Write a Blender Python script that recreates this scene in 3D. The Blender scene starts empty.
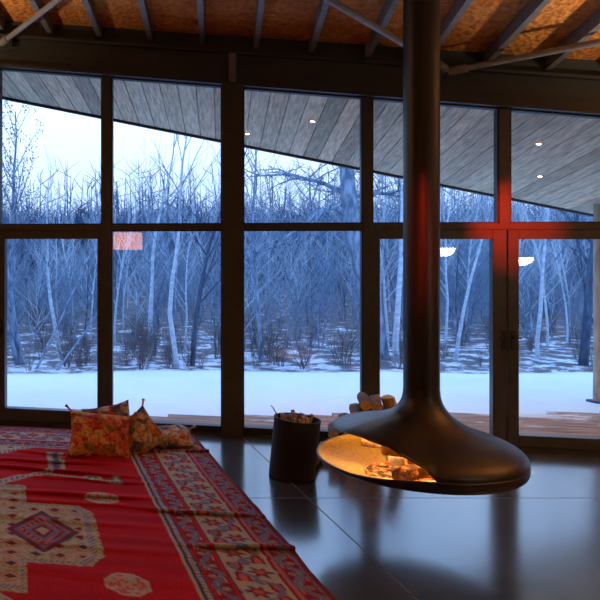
import bpy, bmesh, math, random
from mathutils import Vector, Matrix, noise
PI = math.pi
sc = bpy.context.scene
COL = sc.collection
random.seed(7)

# ------------------------------------------------------------------ frames
P0 = Vector((-0.7398, 7.9268, 0.0))
ANG = math.radians(-11.46)
FR = Matrix.Translation(P0) @ Matrix.Rotation(ANG, 4, 'Z')     # local x runs along the window wall, local y points outdoors
ID = Matrix.Identity(4)
SL, DL = 0.122, 0.14                                            # fall of the roof along / across the wall


def head(s): return 3.74 - SL * s
def ceil_z(s, d): return 4.25 - SL * s - DL * d
def soff_z(s, d): return 3.765 - SL * s - DL * d
def wpt(s, d, z=0): return FR @ Vector((s, d, z))


# ------------------------------------------------------------------ mesh builder
class MB:
    def __init__(self):
        self.v = []; self.f = []; self.mi = []

    def add(self, vs, fs, mi=0):
        o = len(self.v)
        self.v += [tuple(p) for p in vs]
        self.f += [tuple(i + o for i in f) for f in fs]
        self.mi += [mi] * len(fs)
        return self

    def box(self, x0, x1, y0, y1, z0, z1, mi=0):
        return self.hexa([(x0, y0, z0), (x1, y0, z0), (x1, y1, z0), (x0, y1, z0)],
                         [(x0, y0, z1), (x1, y0, z1), (x1, y1, z1), (x0, y1, z1)], mi)

    def hexa(self, lo, hi, mi=0):
        return self.add(list(lo) + list(hi), [(3, 2, 1, 0), (4, 5, 6, 7), (0, 1, 5, 4), (1, 2, 6, 5), (2, 3, 7, 6), (3, 0, 4, 7)], mi)

    def sbox(self, s0, s1, d0, d1, zlo, zhi, mi=0):
        """box whose bottom / top heights are functions of s and d"""
        c = [(s0, d0), (s1, d0), (s1, d1), (s0, d1)]
        return self.hexa([(s, d, zlo(s, d)) for s, d in c], [(s, d, zhi(s, d)) for s, d in c], mi)

    def tube(self, pts, rad, n=8, caps=True, mi=0):
        pts = [Vector(p) for p in pts]
        rings = []
        prev = None
        for i, p in enumerate(pts):
            a = pts[max(i - 1, 0)]; b = pts[min(i + 1, len(pts) - 1)]
            t = (b - a)
            if t.length < 1e-9: t = Vector((0, 0, 1))
            t.normalize()
            if prev is None:
                up = Vector((0, 0, 1)) if abs(t.z) < .9 else Vector((1, 0, 0))
                x = t.cross(up).normalized()
            else:
                x = (prev - t * prev.dot(t)).normalized()
            prev = x
            y = t.cross(x)
            r = rad[i] if isinstance(rad, (list, tuple)) else rad
            rings.append([p + x * (r * math.cos(2 * PI * k / n)) + y * (r * math.sin(2 * PI * k / n)) for k in range(n)])
        vs = [q for r in rings for q in r]
        fs = []
        for i in range(len(pts) - 1):
            for k in range(n):
                k2 = (k + 1) % n
                fs.append((i * n + k, i * n + k2, (i + 1) * n + k2, (i + 1) * n + k))
        if caps:
            fs.append(tuple(range(n - 1, -1, -1)))
            fs.append(tuple((len(pts) - 1) * n + k for k in range(n)))
        return self.add(vs, fs, mi)

    def lathe(self, prof, n=48, center=(0, 0, 0), mi=0, caps=True):
        """prof: list of (r, z) going so that faces point outward when z rises"""
        cx, cy, cz = center
        vs = []
        for r, z in prof:
            for k in range(n):
                a = 2 * PI * k / n
                vs.append((cx + r * math.cos(a), cy + r * math.sin(a), cz + z))
        fs = []
        for i in range(len(prof) - 1):
            for k in range(n):
                k2 = (k + 1) % n
                fs.append((i * n + k, i * n + k2, (i + 1) * n + k2, (i + 1) * n + k))
        if caps:
            if prof[0][0] > 1e-6: fs.append(tuple(range(n - 1, -1, -1)))
            if prof[-1][0] > 1e-6: fs.append(tuple((len(prof) - 1) * n + k for k in range(n)))
        return self.add(vs, fs, mi)

    def mesh(self, name, mats, smooth=False):
        me = bpy.data.meshes.new(name)
        me.from_pydata(self.v, [], self.f)
        for m in (mats if isinstance(mats, (list, tuple)) else [mats]):
            me.materials.append(m)
        if len(set(self.mi)) > 1:
            me.polygons.foreach_set('material_index', self.mi)
        if smooth:
            me.polygons.foreach_set('use_smooth', [True] * len(me.polygons))
        me.update()
        return me


def link(o):
    COL.objects.link(o); return o


def tag(o, label=None, cat=None, group=None, kind=None):
    if label: o['label'] = label
    if cat: o['category'] = cat
    if group: o['group'] = group
    if kind: o['kind'] = kind
    return o


def obj(name, mb, mats, parent=None, M=None, smooth=False, bevel=0, sharp=35):
    me = mb.mesh(name, mats, smooth) if isinstance(mb, MB) else mb
    o = bpy.data.objects.new(name, me)
    link(o)
    if parent is not None: o.parent = parent
    if M is not None: o.matrix_local = M
    if smooth and sharp:
        me.set_sharp_from_angle(angle=math.radians(sharp))
    if bevel:
        b = o.modifiers.new('bevel', 'BEVEL'); b.width = bevel; b.segments = 2; b.limit_method = 'ANGLE'
    return o


def empty(name, M, label=None, cat=None, group=None, kind=None):
    o = bpy.data.objects.new(name, None); o.empty_display_size = .1
    link(o); o.matrix_world = M
    return tag(o, label, cat, group, kind)


def copy_tree(o, parent=None):
    c = o.copy(); COL.objects.link(c)
    if parent is not None:
        c.parent = parent
    for ch in list(o.children):
        copy_tree(ch, c)
    return c


# ------------------------------------------------------------------ materials
def mat(name):
    m = bpy.data.materials.new(name); m.use_nodes = True
    nt = m.node_tree
    return m, nt, nt.nodes['Principled BSDF'], nt.nodes['Material Output']


def N(nt, typ, **kw):
    n = nt.nodes.new(typ)
    for k, v in kw.items():
        if k in n.inputs.keys(): n.inputs[k].default_value = v
        else: setattr(n, k, v)
    return n


def ramp(nt, fac, stops, interp='LINEAR'):
    r = nt.nodes.new('ShaderNodeValToRGB'); cr = r.color_ramp; cr.interpolation = interp
    while len(cr.elements) < len(stops): cr.elements.new(.5)
    for e, (p, c) in zip(cr.elements, stops):
        e.position = p; e.color = (*c, 1)
    nt.links.new(fac, r.inputs['Fac'])
    return r.outputs['Color']


def coords(nt, scale=(1, 1, 1), loc=(0, 0, 0), kind='Object'):
    tc = nt.nodes.new('ShaderNodeTexCoord'); mp = nt.nodes.new('ShaderNodeMapping')
    mp.inputs['Scale'].default_value = scale; mp.inputs['Location'].default_value = loc
    nt.links.new(tc.outputs[kind], mp.inputs['Vector'])
    return mp.outputs['Vector']


def bump(nt, height, b, strength=.3, dist=.01):
    n = nt.nodes.new('ShaderNodeBump'); n.inputs['Strength'].default_value = strength; n.inputs['Distance'].default_value = dist
    nt.links.new(height, n.inputs['Height']); nt.links.new(n.outputs['Normal'], b.inputs['Normal'])


def noisy(name, c0, c1, scale=(5, 5, 5), rough=.6, metallic=0, nscale=4, detail=4, bmp=0, spec=.5, r2=None, stops=(.35, .65)):
    m, nt, b, out = mat(name)
    v = coords(nt, scale)
    n = N(nt, 'ShaderNodeTexNoise', Scale=nscale, Detail=detail)
    nt.links.new(v, n.inputs['Vector'])
    nt.links.new(ramp(nt, n.outputs['Fac'], [(stops[0], c0), (stops[1], c1)]), b.inputs['Base Color'])
    b.inputs['Roughness'].default_value = rough; b.inputs['Metallic'].default_value = metallic
    b.inputs['Specular IOR Level'].default_value = spec
    if bmp: bump(nt, n.outputs['Fac'], b, bmp, .01)
    return m


def emit(name, color, strength):
    m, nt, b, out = mat(name)
    b.inputs['Base Color'].default_value = (*color, 1)
    b.inputs['Emission Color'].default_value = (*color, 1); b.inputs['Emission Strength'].default_value = strength
    return m


M_frame = noisy('dark_bronze_metal', (.034, .037, .032), (.046, .050, .043), rough=.38, nscale=3)
M_gasket = noisy('black_gasket', (.010, .010, .011), (.016, .015, .016), rough=.5)
M_beam = noisy('brown_painted_steel', (.028, .030, .026), (.040, .042, .036), (1, 4, 4), rough=.55, nscale=2, bmp=.1)
M_rafter = noisy('grey_blue_steel', (.13, .135, .15), (.19, .19, .20), (.6, 6, 6), rough=.5, nscale=3)
M_rod = noisy('tie_rod_steel', (.20, .19, .18), (.27, .25, .23), rough=.4, nscale=5)
M_black = noisy('black_steel', (.010, .009, .008), (.016, .014, .011), rough=.38, nscale=14, bmp=.03)
M_bucket = noisy('black_bucket_metal', (.007, .007, .009), (.012, .012, .014), rough=.62, nscale=10, spec=.3)
M_wall = noisy('warm_plaster', (.30, .21, .13), (.36, .26, .17), rough=.9, nscale=2)
M_firelit = noisy('firelit_steel', (.46, .32, .10), (.62, .45, .16), rough=.62, nscale=9, bmp=.15)  # inside of the dark steel shell, golden firelight put into its colour
M_cord = noisy('lamp_cord', (.02, .02, .02), (.03, .03, .03), rough=.6)


def m_glass():
    m, nt, b, out = mat('window_glass'); nt.nodes.remove(b)
    geo = N(nt, 'ShaderNodeNewGeometry')
    ior = N(nt, 'ShaderNodeMix', data_type='FLOAT'); ior.inputs[2].default_value = 1.5; ior.inputs[3].default_value = 1 / 1.5
    nt.links.new(geo.outputs['Backfacing'], ior.inputs[0])
    fr = N(nt, 'ShaderNodeFresnel'); nt.links.new(ior.outputs[0], fr.inputs['IOR'])
    tr = N(nt, 'ShaderNodeBsdfTransparent'); tr.inputs['Color'].default_value = (.97, .985, .985, 1)
    gl = N(nt, 'ShaderNodeBsdfGlossy'); gl.inputs['Roughness'].default_value = 0.0
    mx = N(nt, 'ShaderNodeMixShader')
    nt.links.new(fr.outputs[0], mx.inputs[0]); nt.links.new(tr.outputs[0], mx.inputs[1]); nt.links.new(gl.outputs[0], mx.inputs[2])
    nt.links.new(mx.outputs[0], out.inputs['Surface'])
    return m


M_glass = m_glass()


def m_ceiling():
    m, nt, b, out = mat('orange_fibre_board')
    v = coords(nt)
    n1 = N(nt, 'ShaderNodeTexNoise', Scale=16, Detail=6, Roughness=.7); nt.links.new(v, n1.inputs['Vector'])
    n2 = N(nt, 'ShaderNodeTexNoise', Scale=1.6, Detail=2); nt.links.new(v, n2.inputs['Vector'])
    vo = N(nt, 'ShaderNodeTexVoronoi', Scale=22); nt.links.new(v, vo.inputs['Vector'])
    c1 = ramp(nt, n1.outputs['Fac'], [(.32, (.40, .13, .02)), (.5, (.70, .28, .055)), (.68, (.82, .42, .11))])
    c2 = ramp(nt, n2.outputs['Fac'], [(.3, (.72, .55, .45)), (.7, (1, 1, 1))])
    mx = N(nt, 'ShaderNodeMix', data_type='RGBA', blend_type='MULTIPLY'); mx.inputs[0].default_value = 1
    nt.links.new(c1, mx.inputs[6]); nt.links.new(c2, mx.inputs[7]); nt.links.new(mx.outputs[2], b.inputs['Base Color'])
    b.inputs['Roughness'].default_value = .85
    bump(nt, vo.outputs['Distance'], b, .6, .03)
    return m


M_ceiling = m_ceiling()


def m_soffit():
    m, nt, b, out = mat('weathered_grey_planks')
    v0 = coords(nt)
    sx = N(nt, 'ShaderNodeSeparateXYZ'); nt.links.new(v0, sx.inputs[0])
    dv = N(nt, 'ShaderNodeMath', operation='DIVIDE'); dv.inputs[1].default_value = .185; nt.links.new(sx.outputs[0], dv.inputs[0])
    fl = N(nt, 'ShaderNodeMath', operation='FLOOR'); nt.links.new(dv.outputs[0], fl.inputs[0])
    wn = N(nt, 'ShaderNodeTexWhiteNoise', noise_dimensions='1D'); nt.links.new(fl.outputs[0], wn.inputs['W'])
    base = ramp(nt, wn.outputs['Value'], [(0, (.44, .39, .28)), (.35, (.64, .58, .42)), (.7, (.74, .67, .49)), (.9, (.76, .62, .43)), (1, (.56, .52, .39))])
    v = coords(nt, (26, 2.2, 4))
    n1 = N(nt, 'ShaderNodeTexNoise', Scale=1.6, Detail=5); nt.links.new(v, n1.inputs['Vector'])
    g = ramp(nt, n1.outputs['Fac'], [(.3, (.55, .55, .55)), (.65, (1.1, 1.1, 1.1))])
    mx = N(nt, 'ShaderNodeMix', data_type='RGBA', blend_type='MULTIPLY'); mx.inputs[0].default_value = 1
    nt.links.new(base, mx.inputs[6]); nt.links.new(g, mx.inputs[7]); nt.links.new(mx.outputs[2], b.inputs['Base Color'])
    b.inputs['Roughness'].default_value = .8
    bump(nt, n1.outputs['Fac'], b, .3, .01)
    return m


M_soffit = m_soffit()


def m_floor():
    m, nt, b, out = mat('polished_concrete')
    v = coords(nt)
    n1 = N(nt, 'ShaderNodeTexNoise', Scale=1.3, Detail=6, Roughness=.6); nt.links.new(v, n1.inputs['Vector'])
    n2 = N(nt, 'ShaderNodeTexNoise', Scale=9, Detail=5); nt.links.new(v, n2.inputs['Vector'])
    col = ramp(nt, n1.outputs['Fac'], [(.3, (.030, .040, .050)), (.7, (.055, .066, .078))])
    # saw cuts: two sets of thin grooves
    sx = N(nt, 'ShaderNodeSeparateXYZ'); nt.links.new(v, sx.inputs[0])

    def groove(sock, phase, half=.915):
        a = N(nt, 'ShaderNodeMath', operation='ADD'); a.inputs[1].default_value = phase; nt.links.new(sock, a.inputs[0])
        p = N(nt, 'ShaderNodeMath', operation='PINGPONG'); p.inputs[1].default_value = half; nt.links.new(a.outputs[0], p.inputs[0])
        l = N(nt, 'ShaderNodeMath', operation='LESS_THAN'); l.inputs[1].default_value = .006; nt.links.new(p.outputs[0], l.inputs[0])
        return l.outputs[0]
    sk = N(nt, 'ShaderNodeMath', operation='MULTIPLY_ADD'); sk.inputs[1].default_value = .056
    nt.links.new(sx.outputs[1], sk.inputs[0]); nt.links.new(sx.outputs[0], sk.inputs[2])
    g1 = groove(sk.outputs[0], -(1.786 + .056 * 5.58), 2.6); g2 = groove(sx.outputs[1], -5.625)
    mxm = N(nt, 'ShaderNodeMath', operation='MAXIMUM'); nt.links.new(g1, mxm.inputs[0]); nt.links.new(g2, mxm.inputs[1])
    mx = N(nt, 'ShaderNodeMix', data_type='RGBA'); nt.links.new(mxm.outputs[0], mx.inputs[0])
    nt.links.new(col, mx.inputs[6]); mx.inputs[7].default_value = (.012, .012, .014, 1)
    nt.links.new(mx.outputs[2], b.inputs['Base Color'])
    rr = N(nt, 'ShaderNodeMapRange'); rr.inputs[3].default_value = .13; rr.inputs[4].default_value = .22
    nt.links.new(n1.outputs['Fac'], rr.inputs[0])
    ad = N(nt, 'ShaderNodeMath', operation='MULTIPLY_ADD'); ad.inputs[1].default_value = .6
    nt.links.new(mxm.outputs[0], ad.inputs[0]); nt.links.new(rr.outputs[0], ad.inputs[2])
    nt.links.new(ad.outputs[0], b.inputs['Roughness'])
    b.inputs['IOR'].default_value = 2.3; b.inputs['Coat Weight'].default_value = .2; b.inputs['Coat IOR'].default_value = 1.7; b.inputs['Coat Roughness'].default_value = .12
    bump(nt, n2.outputs['Fac'], b, .035, .01)
    return m


M_floor = m_floor()


def m_snow():
    m, nt, b, out = mat('snow_and_leaf_litter')
    v = coords(nt)
    sx = N(nt, 'ShaderNodeSeparateXYZ'); nt.links.new(v, sx.inputs[0])
    n1 = N(nt, 'ShaderNodeTexNoise', Scale=.55, Detail=6, Roughness=.65); nt.links.new(v, n1.inputs['Vector'])
    n2 = N(nt, 'ShaderNodeTexNoise', Scale=2.6, Detail=6, Roughness=.75); nt.links.new(v, n2.inputs['Vector'])
    far = N(nt, 'ShaderNodeMapRange'); far.inputs[1].default_value = 14; far.inputs[2].default_value = 24; far.inputs[3].default_value = 0; far.inputs[4].default_value = .11; nt.links.new(sx.outputs[1], far.inputs[0])
    sb = N(nt, 'ShaderNodeMath', operation='SUBTRACT'); nt.links.new(n2.outputs['Fac'], sb.inputs[0]); nt.links.new(far.outputs[0], sb.inputs[1])
    litter = ramp(nt, sb.outputs[0], [(.3, (.05, .05, .065)), (.49, (.13, .12, .13)), (.54, (.6, .62, .68)), (.7, (.85, .87, .9))])
    snow = ramp(nt, n1.outputs['Fac'], [(.3, (.80, .83, .87)), (.7, (.90, .91, .92))])
    # the mown, evenly covered strip ends along a wavy line
    w = N(nt, 'ShaderNodeMath', operation='MULTIPLY_ADD'); w.inputs[1].default_value = 1.5; nt.links.new(n1.outputs['Fac'], w.inputs[0]); nt.links.new(sx.outputs[1], w.inputs[2])
    r = N(nt, 'ShaderNodeMapRange'); r.inputs[1].default_value = 14.0; r.inputs[2].default_value = 14.3; nt.links.new(w.outputs[0], r.inputs[0])
    mx = N(nt, 'ShaderNodeMix', data_type='RGBA'); nt.links.new(r.outputs[0], mx.inputs[0])
    nt.links.new(snow, mx.inputs[6]); nt.links.new(litter, mx.inputs[7]); nt.links.new(mx.outputs[2], b.inputs['Base Color'])
    b.inputs['Roughness'].default_value = .8
    bump(nt, n2.outputs['Fac'], b, .35, .05)
    return m


M_snow = m_snow()


def m_deck():
    m, nt, b, out = mat('red_brown_deck_boards')
    v = coords(nt, (1.2, 9, 3)); v0 = coords(nt)
    n1 = N(nt, 'ShaderNodeTexNoise', Scale=2, Detail=5); nt.links.new(v, n1.inputs['Vector'])
    n2 = N(nt, 'ShaderNodeTexNoise', Scale=1.6, Detail=6, Roughness=.7)
    v2 = coords(nt, (.8, 2.4, 1)); nt.links.new(v2, n2.inputs['Vector'])
    c = ramp(nt, n1.outputs['Fac'], [(.3, (.20, .10, .065)), (.6, (.42, .24, .16)), (.8, (.50, .32, .23))])
    sx = N(nt, 'ShaderNodeSeparateXYZ'); nt.links.new(v0, sx.inputs[0])
    # drifted snow gets thicker away from the wall
    rr = N(nt, 'ShaderNodeMapRange'); rr.inputs[1].default_value = .6; rr.inputs[2].default_value = 3.2; rr.inputs[3].default_value = -.12; rr.inputs[4].default_value = .22
    nt.links.new(sx.outputs[1], rr.inputs[0])
    a = N(nt, 'ShaderNodeMath', operation='ADD'); nt.links.new(n2.outputs['Fac'], a.inputs[0]); nt.links.new(rr.outputs[0], a.inputs[1])
    k = N(nt, 'ShaderNodeMapRange'); k.inputs[1].default_value = .50; k.inputs[2].default_value = .62; nt.links.new(a.outputs[0], k.inputs[0])
    mx = N(nt, 'ShaderNodeMix', data_type='RGBA'); nt.links.new(k.outputs[0], mx.inputs[0]); nt.links.new(c, mx.inputs[6]); mx.inputs[7].default_value = (.82, .84, .87, 1)
    nt.links.new(mx.outputs[2], b.inputs['Base Color'])
    b.inputs['Roughness'].default_value = .7
    bump(nt, n1.outputs['Fac'], b, .3, .01)
    return m


M_deck = m_deck()
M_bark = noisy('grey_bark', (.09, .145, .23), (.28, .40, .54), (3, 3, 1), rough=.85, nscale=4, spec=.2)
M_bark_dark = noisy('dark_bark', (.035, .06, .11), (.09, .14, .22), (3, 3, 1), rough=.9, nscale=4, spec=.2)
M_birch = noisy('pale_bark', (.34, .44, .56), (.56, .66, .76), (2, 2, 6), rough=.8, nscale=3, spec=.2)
M_brush = noisy('dry_brush', (.07, .07, .095), (.20, .17, .17), rough=.9, nscale=2, spec=.1)
M_leaf = noisy('withered_leaf', (.16, .17, .21), (.30, .31, .36), rough=.8, nscale=2, spec=.1)
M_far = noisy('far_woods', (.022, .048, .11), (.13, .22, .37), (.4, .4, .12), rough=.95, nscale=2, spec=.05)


def m_wood(name, c0, c1, sc_=(3, 3, 18), rough=.8):
    return noisy(name, c0, c1, sc_, rough=rough, nscale=3, bmp=.4)


M_log = m_wood('firewood_bark', (.05, .03, .02), (.17, .10, .06))
M_logend = m_wood('split_wood', (.50, .30, .10), (.70, .46, .18))
M_twig = m_wood('kindling', (.13, .09, .065), (.34, .25, .18))
M_post = m_wood('peeled_log_post', (.30, .22, .16), (.46, .36, .27), (4, 4, 1.2))

# ------------------------------------------------------------------ room shell
S0, S1, D0 = -3.6, 9.0, -13.0


def struct(name, mb, m, parent=None, M=None, **kw):
    o = obj(name, mb, m, parent, M, **kw)
    if parent is None: o['kind'] = 'structure'
    return o


# floor in world axes so that the saw cuts run as laid out
fl = MB()
c = [wpt(S0, D0), wpt(S1, D0), wpt(S1, .08), wpt(S0, .08)]
fl.hexa([(p.x, p.y, -.12) for p in c], [(p.x, p.y, 0) for p in c])
struct('floor', fl, M_floor)

ce = MB(); ce.sbox(S0, S1, D0, .08, lambda s, d: ceil_z(s, d), lambda s, d: ceil_z(s, d) + .12)
ceiling = struct('ceiling', ce, M_ceiling, M=FR)
for k in range(-7, 18):                                   # rafters run from the wall beam back into the room
    s = .03 + .52 * k
    r = MB()
    w, h = .026, .12
    zt = lambda s_, d: ceil_z(s_, d) - .001
    r.sbox(s - w, s + w, D0 + .02, -.01, lambda a, d: ceil_z(s, d) - h, lambda a, d: ceil_z(s, d) - h + .012)
    r.sbox(s - w, s - w + .012, D0 + .02, -.01, lambda a, d: ceil_z(s, d) - h + .012, zt)
    r.sbox(s + w - .012, s + w, D0 + .02, -.01, lambda a, d: ceil_z(s, d) - h + .012, zt)
    obj('rafter', r, M_rafter, ceiling)

for nm, a, b_, d0, d1 in (('wall_left', S0 - .12, S0, D0 - .12, .08), ('wall_right', S1, S1 + .12, D0 - .12, .08), ('wall_back', S0, S1, D0 - .12, D0)):
    w = MB(); w.sbox(a, b_, d0, d1, lambda s, d: -.12, lambda s, d: ceil_z(s, d) + .12)
    struct(nm, w, M_wall, M=FR)
w = MB()
w.sbox(S0, -2.55, -.06, .08, lambda s, d: 0, lambda s, d: head(s))
w.sbox(7.55, S1, -.06, .08, lambda s, d: 0, lambda s, d: head(s))
struct('wall_front', w, M_wall, M=FR)
w = MB(); w.sbox(S0, S1, .0, .08, lambda s, d: head(s) + .34, lambda s, d: ceil_z(s, d))
struct('trim_1', w, M_beam, M=FR)

# wall beam: an I section lying on the window heads
bm_ = MB()
bm_.sbox(S0, S1, -.13, .08, lambda s, d: head(s) + .002, lambda s, d: head(s) + .03)
bm_.sbox(S0, S1, -.05, .04, lambda s, d: head(s) + .03, lambda s, d: head(s) + .31)
bm_.sbox(S0, S1, -.13, .0, lambda s, d: head(s) + .31, lambda s, d: head(s) + .338)
beam = struct('beam', bm_, M_beam, M=FR)
for s in (-2.3, 2.40, 7.4):                               # stiffeners over the posts
    st = MB(); st.sbox(s - .035, s + .035, -.125, -.05, lambda a, d: head(a) + .03, lambda a, d: head(a) + .31)
    obj('stiffener', st, M_rafter, beam)

# main posts
for i, (a, b_) in enumerate(((-2.55, -2.35), (2.30, 2.503), (7.35, 7.55))):
    p = MB()
    p.sbox(a, b_, -.13, -.118, lambda s, d: 0, lambda s, d: head(s))
    p.sbox(a + .045, b_ - .045, -.118, -.02, lambda s, d: 0, lambda s, d: head(s))
    p.sbox(a, b_, -.06, .07, lambda s, d: 0, lambda s, d: head(s))
    struct('column', p, M_frame, M=FR, bevel=.003)

# mullions and transoms
for a, b_, zb in ((-.09, 0, 0), (-1.25, -1.16, 0), (1.10, 1.19, 0), (3.618, 3.70, 0), (4.805, 4.898, 2.085), (6.07, 6.16, 0)):
    p = MB(); p.sbox(a, b_, -.06, .06, lambda s, d: zb, lambda s, d: head(s))
    o = struct('trim_2', p, M_frame, M=FR, bevel=.003)
for a, b_ in ((-2.35, -1.25), (-1.16, -.09), (0, 1.10), (1.19, 2.30), (2.503, 3.618), (3.70, 4.805), (4.898, 6.07), (6.16, 7.35)):
    p = MB(); zt = 2.085
    p.box(a, b_, -.06, .06, 2.03, zt)
    struct('trim_3', p, M_frame, M=FR)
p = MB(); p.box(4.805, 4.898, -.06, .06, 2.03, 2.085); struct('trim_3', p, M_frame, M=FR)


def pane_frame(wi, s0, s1, zlo, zhi, t, tb):
    """slim frame of four bars and one pane, in the wall's own axes"""
    f = MB()
    f.sbox(s0, s0 + t, -.045, .045, lambda s, d: zlo, zhi)
    f.sbox(s1 - t, s1, -.045, .045, lambda s, d: zlo, zhi)
    f.sbox(s0 + t, s1 - t, -.045, .045, lambda s, d: zlo, lambda s, d: zlo + tb)
    f.sbox(s0 + t, s1 - t, -.045, .045, lambda s, d: zhi(s, d) - t, zhi)
    obj('window_frame', f, M_gasket, wi)
    g = MB(); g.sbox(s0 + t - .004, s1 - t + .004, -.006, .006, lambda s, d: zlo + tb - .004, lambda s, d: zhi(s, d) - t + .004)
    obj('pane', g, M_glass, wi)


k = 0
HD = lambda s, d: head(s)
for s0, s1, low in ((-2.35, -1.25, 1), (-1.16, -.09, 1), (0, 1.10, 0), (1.19, 2.30, 1), (2.503, 3.618, 1), (3.70, 4.805, 0), (4.898, 6.07, 0), (6.16, 7.35, 1)):
    k += 1
    wi = empty('window_%d' % k, FR, kind='structure')
    pane_frame(wi, s0, s1, 2.085, HD, .014, .014)
    if low:
        k += 1
        wi = empty('window_%d' % k, FR, kind='structure')
        pane_frame(wi, s0, s1, 0, lambda s, d: 2.03, .012, .085)


def door(n, s0, s1, t0, t1, rail, handle_s=None):
    e = empty('door_%d' % n, FR, kind='structure')
    f = MB()
    f.box(s0, s0 + t0, -.05, .05, .035, 2.03)
    f.box(s1 - t1, s1, -.05, .05, .035, 2.03)
    f.box(s0 + t0, s1 - t1, -.05, .05, 1.94, 2.03)
    f.box(s0 + t0, s1 - t1, -.05, .05, .035, rail)
    obj('door_frame', f, M_frame, e, bevel=.004)
    g = MB(); g.box(s0 + t0 - .004, s1 - t1 + .004, -.006, .006, rail - .004, 1.944)
    obj('pane', g, M_glass, e)
    th = MB(); th.box(s0, s1, -.07, .07, 0, .033); obj('threshold', th, M_gasket, e)
    if handle_s is not None:
        h = MB(); h.box(handle_s - .018, handle_s + .018, -.062, -.05, .92, 1.10)
        h.tube([(handle_s, -.06, 1.04), (handle_s, -.10, 1.04)], .009, 8)
        h.tube([(handle_s, -.098, 1.04), (handle_s + (-.07 if n == 2 else .05), -.098, 1.035)], .010, 8)
        h.tube([(handle_s, -.06, .955), (handle_s, -.066, .955)], .009, 10)
        obj('handle', h, M_gasket, e)


door(1, 0.0, 1.10, .066, .051, .167, .033)
door(2, 3.70, 4.872, .072, .118, .116, 4.845)
door(3, 4.882, 6.07, .092, .07, .137, 4.925)
bb = MB(); bb.box(1.19, 2.30, -.075, -.045, 0, .02); bb.box(2.503, 3.618, -.075, -.045, 0, .02)
struct('baseboard_front', bb, M_frame, M=FR)

# tie rods under the roof
def rod(a, b_, label):
    a = Vector(a); b_ = Vector(b_); d = (b_ - a)
    e = empty('tie_rod', Matrix.Translation(a), label, 'brace', 'roof tie rods')
    r = MB(); r.tube([(0, 0, 0), d], .028, 12); obj('tube', r, M_rod, e, smooth=True)
    t = MB(); u = d.normalized()
    t.tube([u * -.06, u * .10], .040, 10); obj('end_sleeve', t, M_rod, e, smooth=True)
    pl = MB(); pl.box(-.07, .07, .0, .014, -.07, .09)
    obj('gusset_plate', pl, M_beam, e, M=Matrix.Rotation(ANG, 4, 'Z') @ Matrix.Translation((0, .05, 0)))
    return e


rod((-.68, 7.75, 3.985), (-.68 + .574 * 3.2, 7.75 - 1.15 * 3.2, 3.985 + .065 * 3.2), 'steel tie rod rising from the far left end of the roof beam')
rod((3.44, 6.93, 3.53), (3.44 - 1.474 * 2.2, 6.93 - 1.26 * 2.2, 3.53 + .22 * 2.2), 'steel tie rod running left from behind the black flue pipe')
rod((3.56, 6.92, 3.50), (3.56 + .74 * 2.2, 6.92 - .92 * 2.2, 3.50 + .03 * 2.2), 'steel tie rod running right from behind the black flue pipe')

# ------------------------------------------------------------------ outdoors: soffit, deck, ground
def edge_d(s): return 1.04 + .4018 * (s + .3)


so = MB()
s = -2.59
pitch = .185
k = math.ceil(-2.5 / pitch)
while k * pitch < 11:
    a, b_ = k * pitch + .006, (k + 1) * pitch - .004
    da, db = edge_d(a), edge_d(b_)
    lo = [(a, .08, soff_z(a, .08)), (b_, .08, soff_z(b_, .08)), (b_, db, soff_z(b_, db)), (a, da, soff_z(a, da))]
    so.hexa(lo, [(x, y, z + .02) for x, y, z in lo])
    k += 1
lo = [(-2.6, .08), (11, .08), (11, edge_d(11)), (-2.6, edge_d(-2.6))]
so.hexa([(x, y, soff_z(x, y) + .021) for x, y in lo], [(x, y, soff_z(x, y) + .35) for x, y in lo])
soffit = struct('soffit', so, M_soffit, M=FR)
fa = MB()
lo = [(-2.7, edge_d(-2.7) + .002), (11, edge_d(11) + .002), (11, edge_d(11) + .04), (-2.7, edge_d(-2.7) + .04)]
fa.hexa([(x, y, soff_z(x, y) - .03) for x, y in lo], [(x, y, soff_z(x, y) + .36) for x, y in lo])
obj('fascia', fa, M_gasket, soffit)

M_bulb = emit('warm_bulb', (1, .80, .52), 14)
for sx_, dx_, lab in (
        (3.27, .95, 'recessed soffit downlight above the middle fixed window, nearer one'),
        (2.60, 1.67, 'small recessed soffit downlight close to the big post, near the roof edge'),
        (5.55, 1.05, 'recessed soffit downlight over the right-hand door, upper of two'),
        (6.05, 2.35, 'recessed soffit downlight over the right-hand door, lower of two near the eave')):
    z = soff_z(sx_, dx_)
    e = empty('downlight', FR @ Matrix.Translation((sx_, dx_, z - .007)) @ Matrix.Rotation(math.atan(SL), 4, 'Y') @ Matrix.Rotation(-math.atan(DL), 4, 'X'), lab, 'ceiling light', 'soffit downlights')
    t = MB(); t.lathe([(.025, -.002), (.042, -.004), (.045, .0), (.042, .004), (.025, .003)], 24, caps=False); obj('trim_ring', t, M_rod, e, smooth=True)
    q = MB(); q.lathe([(.001, -.006), (.018, -.005), (.026, 0), (.0, .004)], 20); obj('bulb', q, M_bulb, e, smooth=True)
    L = bpy.data.lights.new('downlight_beam', 'SPOT'); L.energy = 34; L.color = (1, .62, .34); L.spot_size = 2.2; L.spot_blend = .7; L.shadow_soft_size = .05
    lo_ = bpy.data.objects.new('downlight_beam', L); link(lo_); lo_.location = wpt(sx_, dx_, z - .03)

# deck boards run along the wall; outer edge is parallel to the picture of the eave
dk = MB()
d = .085
while d < 3.6:
    d2 = d + .135
    # board ends where the skew outer edge crosses it
    smin = max(-3.6, (d - .40) / .235) if d > .2 else -3.6
    dk.box(smin, 11, d, d2, -.075, -.045)
    d = d2 + .008
deck = struct('deck', dk, M_deck, M=FR)


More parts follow.
